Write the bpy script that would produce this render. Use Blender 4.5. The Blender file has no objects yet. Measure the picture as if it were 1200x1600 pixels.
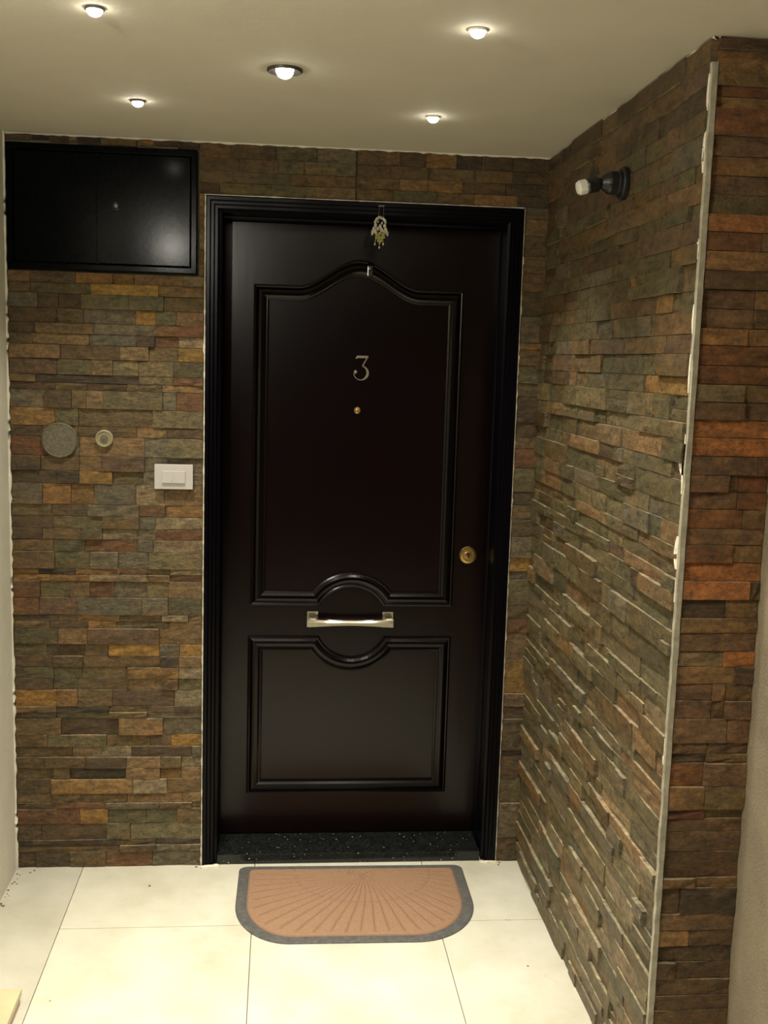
import bpy, bmesh, math, random
from mathutils import Vector, Matrix, noise

# ------------------------------------------------------------------ camera
SC = bpy.context.scene
COL = SC.collection
cam_data = bpy.data.cameras.new('camera')
cam = bpy.data.objects.new('camera', cam_data); COL.objects.link(cam); SC.camera = cam
YAW, PITCH, ROLL, FPX = math.radians(5.5524), math.radians(-7.9194), math.radians(1.6877), 1696.3
fwd = Vector((math.sin(YAW)*math.cos(PITCH), math.cos(YAW)*math.cos(PITCH), math.sin(PITCH)))
rgt = Vector((math.cos(YAW), -math.sin(YAW), 0)); upv = rgt.cross(fwd)
r2 = rgt*math.cos(ROLL) + upv*math.sin(ROLL); u2 = -rgt*math.sin(ROLL) + upv*math.cos(ROLL)
m = Matrix((r2, u2, -fwd)).transposed().to_4x4(); m.translation = Vector((0, -3.5099, 1.7074))
cam.matrix_world = m
cam_data.sensor_fit = 'HORIZONTAL'; cam_data.sensor_width = 36.0; cam_data.lens = FPX/1200*36.0
cam_data.clip_start = 0.05

# ------------------------------------------------------------------ world, exposure
w = bpy.data.worlds.new('world'); SC.world = w; w.use_nodes = True
w.node_tree.nodes['Background'].inputs[0].default_value = (0.02, 0.018, 0.015, 1)
w.node_tree.nodes['Background'].inputs[1].default_value = 0.3
vs = SC.view_settings
vs.view_transform = 'Standard'; vs.look = 'None'; vs.exposure = 0.0; vs.gamma = 1.0; vs.use_curve_mapping = False

# ------------------------------------------------------------------ room numbers (metres)
L = -0.8497; C = 0.8366; H = 2.361; YO = -1.331; PX = 1.019; YB = -8.0; XH0 = -4.0; XH1 = 4.0; YJ = -2.3
FA, FB, FT = -0.2416, 0.7624, 2.200          # outer edges and top of the door frame
LAMPS = [(-0.368, -1.273, 0.017, 'small'), (0.375, -1.279, 0.017, 'small'), (-0.004, -0.901, 0.040, 'large'),
         (-0.385, -0.509, 0.017, 'small'), (0.394, -0.499, 0.017, 'small'),
         (-0.37, -2.045, 0.017, 'small'), (0.375, -2.045, 0.017, 'small'),  # unseen pair continuing the grid, added to light the wall end
         (-0.56, -2.22, 0.040, 'rear')]  # unseen lamp added for the wall end, placed to keep its reflection off the door
LAMP_W = {'small': 58.0, 'large': 165.0, 'rear': 36.0}
LAMP_COL = (1.0, 0.945, 0.83)
LAMP_DEG = {'small': 105, 'large': 62, 'rear': 168}
BULB = 55.0

# ------------------------------------------------------------------ helpers
def link(name, me, parent=None):
    o = bpy.data.objects.new(name, me); COL.objects.link(o)
    if parent: o.parent = parent
    return o
def mesh(name, verts, faces, mats=(), smooth=False):
    me = bpy.data.meshes.new(name); me.from_pydata([tuple(v) for v in verts], [], faces); me.update()
    for mt in (mats if isinstance(mats, (list, tuple)) else [mats]): me.materials.append(mt)
    if smooth:
        for p in me.polygons: p.use_smooth = True
    return me
def fin(name, bm, mat, parent=None, smooth=False, loc=None, normals=True):
    me = bpy.data.meshes.new(name)
    if normals: bmesh.ops.recalc_face_normals(bm, faces=bm.faces)
    bm.to_mesh(me); bm.free()
    me.materials.append(mat)
    if smooth:
        for p in me.polygons: p.use_smooth = True
    o = link(name, me, parent)
    if loc is not None: o.location = loc
    return o
def tag(o, label=None, cat=None, group=None, kind=None):
    if label: o['label'] = label
    if cat: o['category'] = cat
    if group: o['group'] = group
    if kind: o['kind'] = kind
    return o
def empty(name, loc):
    o = link(name, None); o.location = loc; return o
def box(bm, x0, x1, y0, y1, z0, z1, bev=0.0):
    r = bmesh.ops.create_cube(bm, size=1.0)
    vs_ = r['verts']
    for v in vs_:
        v.co = Vector(((x0+x1)/2 + v.co.x*(x1-x0), (y0+y1)/2 + v.co.y*(y1-y0), (z0+z1)/2 + v.co.z*(z1-z0)))
    if bev > 0:
        es = list({e for v in vs_ for e in v.link_edges})
        bmesh.ops.bevel(bm, geom=es, offset=bev, segments=2, affect='EDGES', profile=0.7)
def lathe(bm, prof, axis='z', n=32, org=(0, 0, 0)):
    """prof: list of (radius, height); axis tells where height runs ('z', '-y', '-x')."""
    rings = []
    for r, h in prof:
        ring = []
        for k in range(n):
            a = 2*math.pi*k/n; c, s = math.cos(a)*r, math.sin(a)*r
            if axis == 'z': p = (c, s, h)
            elif axis == '-y': p = (c, -h, s)
            else: p = (-h, c, s)
            ring.append(bm.verts.new(Vector(p)+Vector(org)))
        rings.append(ring)
    for a, b in zip(rings, rings[1:]):
        for k in range(n):
            bm.faces.new((a[k], a[(k+1) % n], b[(k+1) % n], b[k]))
    if prof[0][0] > 1e-6: bm.faces.new(rings[0][::-1])
    if prof[-1][0] > 1e-6: bm.faces.new(rings[-1])
    bmesh.ops.remove_doubles(bm, verts=bm.verts, dist=1e-6)
def tube(bm, p0, p1, r, n=8):
    p0, p1 = Vector(p0), Vector(p1); d = (p1-p0)
    q = d.to_track_quat('Z', 'Y').to_matrix()
    a = [bm.verts.new(p0 + q @ Vector((math.cos(2*math.pi*k/n)*r, math.sin(2*math.pi*k/n)*r, 0))) for k in range(n)]
    b = [bm.verts.new(p1 + q @ Vector((math.cos(2*math.pi*k/n)*r, math.sin(2*math.pi*k/n)*r, 0))) for k in range(n)]
    for k in range(n): bm.faces.new((a[k], a[(k+1) % n], b[(k+1) % n], b[k]))
    bm.faces.new(a[::-1]); bm.faces.new(b)

# ------------------------------------------------------------------ materials
def nt(name):
    mt = bpy.data.materials.new(name); mt.use_nodes = True
    n = mt.node_tree; return mt, n, n.nodes['Principled BSDF'], n.nodes, n.links
def ramp(nodes, stops):
    r = nodes.new('ShaderNodeValToRGB'); e = r.color_ramp.elements
    while len(e) < len(stops): e.new(0.5)
    for k, (p, c) in enumerate(stops):
        e[k].position = p; e[k].color = (*c, 1) if len(c) == 3 else c
    return r
def noise_tex(nodes, links, scale, detail=4, rough=0.6, vec=None, stretch=None):
    t = nodes.new('ShaderNodeTexNoise'); t.inputs['Scale'].default_value = scale
    t.inputs['Detail'].default_value = detail; t.inputs['Roughness'].default_value = rough
    tc = nodes.new('ShaderNodeNewGeometry')
    src = tc.outputs['Position']
    if stretch:
        mp = nodes.new('ShaderNodeMapping'); mp.inputs['Scale'].default_value = stretch
        links.new(src, mp.inputs['Vector']); src = mp.outputs['Vector']
    links.new(src, t.inputs['Vector'])
    return t
def plain(name, col, rough=0.5, metal=0.0, nscale=40, nvar=0.12, bump=0.0, bscale=120, coat=0.0, spec=0.5):
    mt, n, b, N, K = nt(name)
    t = noise_tex(N, K, nscale)
    lo = [max(0, c*(1-nvar)) for c in col]; hi = [min(1, c*(1+nvar)) for c in col]
    r = ramp(N, [(0.3, lo), (0.7, hi)]); K.new(t.outputs['Fac'], r.inputs['Fac'])
    K.new(r.outputs['Color'], b.inputs['Base Color'])
    b.inputs['Roughness'].default_value = rough; b.inputs['Metallic'].default_value = metal
    b.inputs['Coat Weight'].default_value = coat; b.inputs['Specular IOR Level'].default_value = spec
    if bump:
        t2 = noise_tex(N, K, bscale, 6); bp = N.new('ShaderNodeBump'); bp.inputs['Strength'].default_value = bump
        bp.inputs['Distance'].default_value = 0.004
        K.new(t2.outputs['Fac'], bp.inputs['Height']); K.new(bp.outputs['Normal'], b.inputs['Normal'])
    return mt
def stone_material():
    mt, n, b, N, K = nt('split_slate')
    at = N.new('ShaderNodeAttribute'); at.attribute_name = 'tint'
    # mineral variation inside a stone: light/dark cloud, rust stain, dark stain
    t1 = noise_tex(N, K, 26, 6, 0.65, stretch=(1, 1, 2.2))
    r1 = ramp(N, [(0.30, (0.42, 0.40, 0.38)), (0.5, (1, 1, 1)), (0.72, (1.5, 1.46, 1.36))]); K.new(t1.outputs['Fac'], r1.inputs['Fac'])
    mul = N.new('ShaderNodeMix'); mul.data_type = 'RGBA'; mul.blend_type = 'MULTIPLY'; mul.inputs['Factor'].default_value = 1.0
    K.new(at.outputs['Color'], mul.inputs['A']); K.new(r1.outputs['Color'], mul.inputs['B'])
    t2 = noise_tex(N, K, 11, 5, 0.7, stretch=(1, 1, 1.8))
    r2_ = ramp(N, [(0.56, (0, 0, 0)), (0.70, (0.6, 0.6, 0.6))]); K.new(t2.outputs['Fac'], r2_.inputs['Fac'])
    mx = N.new('ShaderNodeMix'); mx.data_type = 'RGBA'; K.new(r2_.outputs['Color'], mx.inputs['Factor'])
    K.new(mul.outputs['Result'], mx.inputs['A']); mx.inputs['B'].default_value = (0.17, 0.095, 0.036, 1)
    t4 = noise_tex(N, K, 7, 4, 0.65)
    r4 = ramp(N, [(0.35, (1.12, 0.98, 0.84)), (0.5, (1.03, 1, 0.93)), (0.66, (0.93, 0.96, 0.90))]); K.new(t4.outputs['Fac'], r4.inputs['Fac'])
    m4 = N.new('ShaderNodeMix'); m4.data_type = 'RGBA'; m4.blend_type = 'MULTIPLY'; m4.inputs['Factor'].default_value = 1.0
    K.new(mx.outputs['Result'], m4.inputs['A']); K.new(r4.outputs['Color'], m4.inputs['B']); mx = m4
    t3 = noise_tex(N, K, 85, 5, 0.75)
    r3 = ramp(N, [(0.32, (0.58, 0.58, 0.58)), (0.68, (1.42, 1.42, 1.42))]); K.new(t3.outputs['Fac'], r3.inputs['Fac'])
    m3 = N.new('ShaderNodeMix'); m3.data_type = 'RGBA'; m3.blend_type = 'MULTIPLY'; m3.inputs['Factor'].default_value = 1.0
    K.new(mx.outputs['Result'], m3.inputs['A']); K.new(r3.outputs['Color'], m3.inputs['B'])
    K.new(m3.outputs['Result'], b.inputs['Base Color'])
    b.inputs['Roughness'].default_value = 0.5; b.inputs['Specular IOR Level'].default_value = 0.45
    tb = noise_tex(N, K, 55, 7, 0.7, stretch=(1, 1, 1.7))
    bp = N.new('ShaderNodeBump'); bp.inputs['Strength'].default_value = 0.9; bp.inputs['Distance'].default_value = 0.010
    K.new(tb.outputs['Fac'], bp.inputs['Height']); K.new(bp.outputs['Normal'], b.inputs['Normal'])
    return mt
def floor_material(name='cream_marble', k=1.0):
    mt, n, b, N, K = nt(name)
    t = noise_tex(N, K, 3.5, 6, 0.6)
    r = ramp(N, [(0.3, (0.48*k, 0.450*k, 0.330*k)), (0.5, (0.57*k, 0.545*k, 0.43*k)), (0.75, (0.66*k, 0.635*k, 0.525*k))]); K.new(t.outputs['Fac'], r.inputs['Fac'])
    t2 = noise_tex(N, K, 16, 8, 0.75)
    r2_ = ramp(N, [(0.58, (0, 0, 0)), (0.76, (0.45, 0.45, 0.45))]); K.new(t2.outputs['Fac'], r2_.inputs['Fac'])
    mx = N.new('ShaderNodeMix'); mx.data_type = 'RGBA'; K.new(r2_.outputs['Color'], mx.inputs['Factor'])
    K.new(r.outputs['Color'], mx.inputs['A']); mx.inputs['B'].default_value = (0.38, 0.33, 0.21, 1)
    K.new(mx.outputs['Result'], b.inputs['Base Color'])
    b.inputs['Roughness'].default_value = 0.42; b.inputs['Specular IOR Level'].default_value = 0.35
    return mt
def plaster_material(name, col, bump, bscale, var=0.06):
    mt, n, b, N, K = nt(name)
    t = noise_tex(N, K, 6, 5)
    r = ramp(N, [(0.3, [c*(1-var) for c in col]), (0.7, [c*(1+var) for c in col])]); K.new(t.outputs['Fac'], r.inputs['Fac'])
    K.new(r.outputs['Color'], b.inputs['Base Color']); b.inputs['Roughness'].default_value = 0.85
    t2 = noise_tex(N, K, bscale, 5, 0.6); bp = N.new('ShaderNodeBump')
    bp.inputs['Strength'].default_value = bump; bp.inputs['Distance'].default_value = 0.004
    K.new(t2.outputs['Fac'], bp.inputs['Height']); K.new(bp.outputs['Normal'], b.inputs['Normal'])
    return mt
def granite_material():
    mt, n, b, N, K = nt('black_granite')
    v = N.new('ShaderNodeTexVoronoi'); v.inputs['Scale'].default_value = 60
    g = N.new('ShaderNodeNewGeometry'); K.new(g.outputs['Position'], v.inputs['Vector'])
    r = ramp(N, [(0.0, (0.55, 0.56, 0.52)), (0.10, (0.30, 0.31, 0.28)), (0.2, (0.006, 0.007, 0.006))]); K.new(v.outputs['Distance'], r.inputs['Fac'])
    t = noise_tex(N, K, 30, 3); r2_ = ramp(N, [(0.50, (0, 0, 0)), (0.62, (1, 1, 1))]); K.new(t.outputs['Fac'], r2_.inputs['Fac'])
    t3 = noise_tex(N, K, 240, 3); r3 = ramp(N, [(0.4, (0.002, 0.003, 0.003)), (0.75, (0.03, 0.034, 0.03))]); K.new(t3.outputs['Fac'], r3.inputs['Fac'])
    mx = N.new('ShaderNodeMix'); mx.data_type = 'RGBA'; K.new(r2_.outputs['Color'], mx.inputs['Factor'])
    K.new(r3.outputs['Color'], mx.inputs['A']); K.new(r.outputs['Color'], mx.inputs['B'])
    K.new(mx.outputs['Result'], b.inputs['Base Color']); b.inputs['Roughness'].default_value = 0.22
    return mt
def wood_material(name, col, rough, spec=0.3):
    mt, n, b, N, K = nt(name)
    t = noise_tex(N, K, 9, 6, 0.6, stretch=(6, 6, 0.5))
    r = ramp(N, [(0.3, [c*0.75 for c in col]), (0.7, [c*1.35 for c in col])]); K.new(t.outputs['Fac'], r.inputs['Fac'])
    K.new(r.outputs['Color'], b.inputs['Base Color']); b.inputs['Roughness'].default_value = rough
    b.inputs['Specular IOR Level'].default_value = spec
    bp = N.new('ShaderNodeBump'); bp.inputs['Strength'].default_value = 0.05; bp.inputs['Distance'].default_value = 0.002
    K.new(t.outputs['Fac'], bp.inputs['Height']); K.new(bp.outputs['Normal'], b.inputs['Normal'])
    return mt
def mat_material():
    mt, n, b, N, K = nt('brown_mat_fabric')
    at = N.new('ShaderNodeAttribute'); at.attribute_name = 'tint'
    t = noise_tex(N, K, 160, 5, 0.7); r = ramp(N, [(0.3, (0.82, 0.82, 0.82)), (0.7, (1.18, 1.18, 1.18))]); K.new(t.outputs['Fac'], r.inputs['Fac'])
    mx = N.new('ShaderNodeMix'); mx.data_type = 'RGBA'; mx.blend_type = 'MULTIPLY'; mx.inputs['Factor'].default_value = 1.0
    K.new(at.outputs['Color'], mx.inputs['A']); K.new(r.outputs['Color'], mx.inputs['B']); K.new(mx.outputs['Result'], b.inputs['Base Color'])
    b.inputs['Roughness'].default_value = 0.95
    return mt
def lamp_material():
    mt, n, b, N, K = nt('lit_bulb')
    b.inputs['Emission Color'].default_value = (1, 0.95, 0.84, 1); b.inputs['Emission Strength'].default_value = BULB
    b.inputs['Base Color'].default_value = (0.9, 0.9, 0.9, 1)
    return mt

M = dict(
    stone=stone_material(), tile=floor_material(), tile_dirty_dim=floor_material('dirty_dimmed_cream_marble', 0.84),  # left column: surface dirt and vignette dimming both put into the tone
    hall=plaster_material('dim_hall_paint', (0.07, 0.05, 0.035), 0.3, 60),
    ceiling=plaster_material('ceiling_paint', (0.60, 0.56, 0.45), 0.15, 40, 0.03),
    plaster=plaster_material('cream_plaster', (0.62, 0.59, 0.47), 0.35, 60),
    rough_plaster=plaster_material('rough_plaster', (0.25, 0.205, 0.135), 1.0, 150, 0.16),
    mortar=plain('dark_mortar', (0.15, 0.12, 0.08), 0.9),
    grout=plain('white_grout', (0.72, 0.66, 0.52), 0.9, nscale=60, nvar=0.2, bump=0.6),
    bead=plain('corner_bead_metal', (0.34, 0.315, 0.235), 0.5, nvar=0.25, bump=0.3),
    granite=granite_material(),
    door=wood_material('dark_mahogany', (0.0036, 0.0008, 0.0010), 0.24, 0.34),
    mould=wood_material('dark_mahogany_moulding', (0.0020, 0.0009, 0.0009), 0.20, 0.28),
    frame=wood_material('black_frame_paint', (0.0014, 0.0010, 0.0020), 0.25, 0.14),
    cabinet=plain('black_gloss_paint', (0.0010, 0.0014, 0.0017), 0.16, spec=0.05, bump=0.03, bscale=25),
    nickel=plain('satin_nickel', (0.80, 0.74, 0.62), 0.16, 1.0, nvar=0.05),
    number=plain('number_metal', (0.62, 0.52, 0.42), 0.35, 1.0, nvar=0.1),
    brass=plain('brass', (0.72, 0.52, 0.22), 0.28, 1.0, nvar=0.15),
    dark=plain('black_plastic', (0.010, 0.010, 0.012), 0.35),
    white=plain('white_plastic', (0.50, 0.47, 0.445), 0.35, nvar=0.02),
    glass_white=plain('frosted_lamp_glass', (0.74, 0.72, 0.64), 0.25, nvar=0.08),
    steel=plain('dark_ring_metal', (0.10, 0.09, 0.08), 0.35, 0.8),
    whitering=plain('white_ring', (0.70, 0.68, 0.62), 0.4),
    rubber=plain('dark_rubber', (0.085, 0.080, 0.072), 0.8, nscale=70, nvar=0.3, bump=0.4, bscale=300),
    carpet=mat_material(),
    step_top=plain('yellowish_marble', (0.50, 0.44, 0.26), 0.5, nscale=8),
    step_side=plain('rose_brown_edge', (0.42, 0.27, 0.19), 0.6, nvar=0.2),
    disc=plain('stone_coloured_disc', (0.105, 0.09, 0.055), 0.55, nscale=120, nvar=0.4, bump=0.5, bscale=250),
    ring=plain('pale_olive_ring', (0.25, 0.22, 0.12), 0.45, nvar=0.15),
    shell=plain('shell_beads', (0.50, 0.46, 0.36), 0.3, nscale=300, nvar=0.4),
    olive_bead=plain('olive_beads', (0.33, 0.30, 0.10), 0.25, nscale=300, nvar=0.4),
    string=plain('thin_string', (0.14, 0.11, 0.11), 0.7),
    dirt=plain('dark_dirt', (0.10, 0.08, 0.05), 0.9),
    bulb=lamp_material(),
)

# ------------------------------------------------------------------ room shell
def struct(name, bm, mat, parent=None, **k):
    o = fin(name, bm, mat, parent, **k); o['kind'] = 'structure' if parent is None else o.get('kind', '')
    if parent is not None: del o['kind']
    return o
bm = bmesh.new()
box(bm, L-0.15, FA+0.002, 0.012, 0.32, -0.02, H)
box(bm, FB-0.002, C+0.16, 0.012, 0.32, -0.02, H)
box(bm, FA+0.002, FB-0.002, 0.012, 0.32, FT-0.002, H)
wall_back = struct('wall_back', bm, M['mortar'])
tag(wall_back, 'back wall around the door clad in brown split slate strips')
bm = bmesh.new(); box(bm, C+0.012, PX+0.1, YO+0.012, 0.012, -0.02, H)
wall_right = struct('wall_right', bm, M['mortar'])
tag(wall_right, 'right side wall clad in olive and brown split slate strips, beside the door')
bm = bmesh.new(); box(bm, C+0.012, PX, YO+0.0105, YO+0.0125, 0, H)
wall_front = struct('wall_front', bm, M['mortar'])
tag(wall_front, 'narrow wall end facing the viewer clad in rust-red stone strips')
bm = bmesh.new(); box(bm, PX, PX+0.12, YJ, YO+0.012, -0.02, H)
wall_side = struct('wall_side', bm, M['rough_plaster']); tag(wall_side, 'rough beige plaster wall at the far right edge')
# left wall: plaster with a lumpy edge where it meets the stone
bm = bmesh.new(); box(bm, L-0.12, L, YJ, 0.012, -0.02, H)
wall_left = struct('wall_left', bm, M['plaster']); tag(wall_left, 'cream plaster wall at the left edge')
bm = bmesh.new()                                      # unseen hall behind the viewer, shaped and darkened for the door reflection
box(bm, XH0, L-0.121, YJ, YJ+0.1, -0.02, H); box(bm, PX+0.121, XH1, YJ, YJ+0.1, -0.02, H)
box(bm, XH0-0.1, XH0, YB, YJ+0.1, -0.02, H); box(bm, XH1, XH1+0.1, YB, YJ+0.1, -0.02, H); box(bm, XH0-0.1, XH1+0.1, YB-0.1, YB, -0.02, H)
wall_rear = struct('wall_rear', bm, M['hall']); tag(wall_rear, 'unseen brown hall walls behind the viewer, kept dark for the door reflection')

bm = bmesh.new(); box(bm, XH0-0.1, XH1+0.1, YB-0.1, 0.32, H, H+0.08)
ceiling = struct('ceiling', bm, M['ceiling']); tag(ceiling, 'smooth cream painted ceiling with recessed spotlights')
# lumpy plaster bead where stone meets the ceiling and the left wall
def lumpy(name, pts, rad, mat, parent, seed, flat=(1, 1, 1)):
    """irregular bead following a polyline"""
    rnd = random.Random(seed); bm = bmesh.new(); n = 7; prev = None
    P = []
    for a, b in zip(pts, pts[1:]):
        a, b = Vector(a), Vector(b); k = max(2, int((b-a).length/0.018))
        for i in range(k): P.append(a.lerp(b, i/k))
    P.append(Vector(pts[-1]))
    for i, p in enumerate(P):
        d = (P[min(i+1, len(P)-1)] - P[max(i-1, 0)]).normalized(); q = d.to_track_quat('Z', 'Y').to_matrix()
        r = rad*(0.45 + 0.9*rnd.random()**1.5)
        ring = [bm.verts.new(p + q @ Vector((math.cos(2*math.pi*j/n)*r, math.sin(2*math.pi*j/n)*r, 0))) for j in range(n)]
        if prev:
            for j in range(n): bm.faces.new((prev[j], prev[(j+1) % n], ring[(j+1) % n], ring[j]))
        prev = ring
    return fin(name, bm, mat, parent, smooth=True)
lumpy('plaster_edge', [(L+0.001, -0.012, 0.0), (L+0.001, -0.012, H)], 0.006, M['plaster'], wall_left, 5)
lumpy('plaster_edge', [(L, 0.0, H), (C+0.01, 0.0, H)], 0.0055, M['ceiling'], ceiling, 6)
lumpy('plaster_edge', [(C+0.008, 0.0, H), (C+0.008, YO, H)], 0.0055, M['ceiling'], ceiling, 7)

# floor: substrate and marble tiles one by one
bm = bmesh.new(); box(bm, XH0-0.1, XH1+0.1, YB-0.1, 0.32, -0.06, -0.012)
floor = struct('floor', bm, plain('floor_joint', (0.22, 0.19, 0.12), 0.9)); tag(floor, 'cream marble tile floor')
xs = [-4.0, -3.486, -2.916, -2.346, -1.776, -1.206, -0.6345, -0.064, 0.5065, 1.077, 1.647, 2.217, 2.787, 3.357, 4.0]
for ci in range(len(xs)-1):
    near = 5 <= ci <= 8
    ys = [0.2 if near else YJ, -0.399, -0.97, -1.54, -2.11, -2.68, -3.25, -3.82, -4.39, -4.96, -5.53, -6.1, -6.67, -7.2, YB]
    if ci == 5: ys = [0.2, -1.10, -1.67, -2.24, -2.81, -3.38, -3.95, -4.52, -5.09, -5.66, -6.23, -6.8, -7.37, YB]
    ys = [y for k, y in enumerate(ys) if k == 0 or y < ys[0]-0.05]
    for a, b in zip(ys, ys[1:]):
        g = 0.0011
        x0 = xs[ci]
        bm = bmesh.new(); box(bm, x0+g, xs[ci+1]-g, b+g, a-g, -0.012, 0.0, 0.0008)
        fin('floor_tile', bm, M['tile_dirty_dim' if ci == 5 else 'tile'], floor)

rr = random.Random(77)
bm = bmesh.new()
crumbs = [(-0.79, -0.02), (-0.83, -0.05), (-0.80, -0.035), (-0.835, -0.10), (-0.26, -0.012), (-0.245, -0.02), (0.775, -0.015), (0.77, -0.03), (-0.585, -0.77), (-0.40, -0.14), (0.72, -0.40), (0.73, -0.403), (0.73, -0.66)]
crumbs += [(L+rr.uniform(0.005, 0.03), -rr.uniform(0.02, 0.3)) for _ in range(14)]
for x, y in crumbs:
    q = bmesh.ops.create_icosphere(bm, subdivisions=1, radius=rr.uniform(0.0015, 0.004))
    for v in q['verts']: v.co = Vector((v.co.x*rr.uniform(0.8, 1.8)+x, v.co.y*rr.uniform(0.8, 1.5)+y, v.co.z*0.4+0.001))
fin('floor_crumbs', bm, M['dirt'], floor)['kind'] = 'stuff'
lumpy('mortar_smear', [(FB+0.005, -0.012, 0.001), (FB-0.055, -0.010, 0.001)], 0.007, M['grout'], floor, 12)
lumpy('mortar_smear', [(FA-0.01, -0.016, 0.001), (FA+0.055, -0.010, 0.001)], 0.007, M['grout'], floor, 13)

# ------------------------------------------------------------------ stone cladding
PAL = {  # colours of the slate strips (sRGB)
 'n': (72, 56, 35), 'b': (102, 81, 49), 't': (136, 106, 70), 'o': (150, 108, 54), 'y': (166, 124, 52), 'r': (106, 66, 36),
 'p': (98, 75, 58), 'g': (112, 104, 74), 'G': (88, 84, 56), 's': (104, 98, 82), 'k': (44, 36, 28), 'l': (146, 130, 104), 'O': (168, 108, 60), 'P': (72, 34, 30)}
BOOST = 0.80; MEANC = (101, 84, 53); MIXC = 0.36
def srgb(c): return tuple(((v/255+0.055)/1.055)**2.4 if v/255 > 0.04045 else v/255/12.92 for v in c)
LIN = {k: tuple(min(0.8, x*BOOST) for x in srgb(tuple(q*(1-MIXC)+w_*MIXC for q, w_ in zip(v, MEANC)))) for k, v in PAL.items()}
# one stone as (verts, faces) in wall coordinates u (along), v (up), d (out of the wall)
def stone_geo(u0, u1, v0, v1, d, rnd):
    g = 0.0003
    u0 += g; u1 -= g; v0 += g; v1 -= g
    nx = 3 if u1-u0 > 0.09 else 2; nz = 2
    V = []; F = []
    for j in range(nz+1):
        for i in range(nx+1):
            u = u0 + (u1-u0)*i/nx; v = v0 + (v1-v0)*j/nz
            edge_v = j in (0, nz); edge_u = i in (0, nx)
            dd = d + rnd.uniform(-0.0022, 0.0022) - (0.0012 if edge_v or edge_u else 0)
            if not edge_u: u += rnd.uniform(-0.2, 0.2)*(u1-u0)/nx
            if edge_v: v += (-1 if j else 1)*rnd.uniform(0, 0.0008)
            elif not edge_v: v += rnd.uniform(-0.15, 0.15)*(v1-v0)
            if edge_u: u += (-1 if i else 1)*rnd.uniform(0, 0.0007)
            V.append((u, v, dd))
    W = nx+1
    for j in range(nz):
        for i in range(nx):
            a = j*W+i; F.append((a, a+1, a+1+W, a+W))
    peri = [i for i in range(W)] + [j*W+nx for j in range(1, nz+1)] + [nz*W+i for i in range(nx-1, -1, -1)] + [j*W for j in range(nz-1, 0, -1)]
    base = len(V)
    for p in peri: V.append((V[p][0], V[p][1], -0.012))
    n = len(peri)
    for k in range(n): F.append((peri[k], base+k, base+(k+1) % n, peri[(k+1) % n]))
    return V, F
def clad(parent, stones, to_world, seed, limit=296, hue=(1, 1, 1)):
    """stones: (u0,u1,v0,v1,code,depth). Largest ones are parts, the rest one joined part."""
    rnd = random.Random(seed)
    def area(s):
        u = (s[0]+s[1])/2
        return (s[1]-s[0])*(s[3]-s[2])*(s[6] if len(s) > 6 else 1)
    order = sorted(range(len(stones)), key=lambda k: -area(stones[k]))
    rest_v, rest_f, rest_c = [], [], []
    def face_cols(c, F):                              # top and bottom edges lightened to mimic lit ledges, saw-cut ends slightly paler
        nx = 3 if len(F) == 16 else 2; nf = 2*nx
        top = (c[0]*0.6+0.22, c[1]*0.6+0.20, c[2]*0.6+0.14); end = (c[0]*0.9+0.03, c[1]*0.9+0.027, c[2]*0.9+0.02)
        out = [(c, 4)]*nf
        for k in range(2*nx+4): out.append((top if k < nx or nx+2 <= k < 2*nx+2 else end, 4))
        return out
    def tint(me, cols):
        a = me.color_attributes.new('tint', 'FLOAT_COLOR', 'CORNER')
        flat = []
        for c, k in cols:
            flat += [c[0], c[1], c[2], 1.0]*k
        a.data.foreach_set('color', flat)
    for rank, k in enumerate(order):
        s = stones[k]; d = s[5]
        V, F = stone_geo(s[0], s[1], s[2], s[3], d, rnd)
        c = LIN[s[4]]; f = rnd.uniform(0.85, 1.17); h = rnd.uniform(-0.05, 0.05)
        c = (c[0]*f*(1+h)*hue[0], c[1]*f*hue[1], c[2]*f*(1-h)*hue[2])
        V = [to_world(*p) for p in V]
        if rank < limit:
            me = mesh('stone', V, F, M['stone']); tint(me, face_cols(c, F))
            link('stone', me, parent)
        else:
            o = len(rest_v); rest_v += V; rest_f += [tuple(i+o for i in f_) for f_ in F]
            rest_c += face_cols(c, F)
    if rest_v:
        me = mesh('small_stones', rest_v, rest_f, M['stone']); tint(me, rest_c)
        ob = link('small_stones', me, parent); ob['kind'] = 'stuff'
def depth(rnd): return rnd.choice((-0.003, -0.001, 0.0, 0.001, 0.002, 0.004, 0.006, 0.008))
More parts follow.
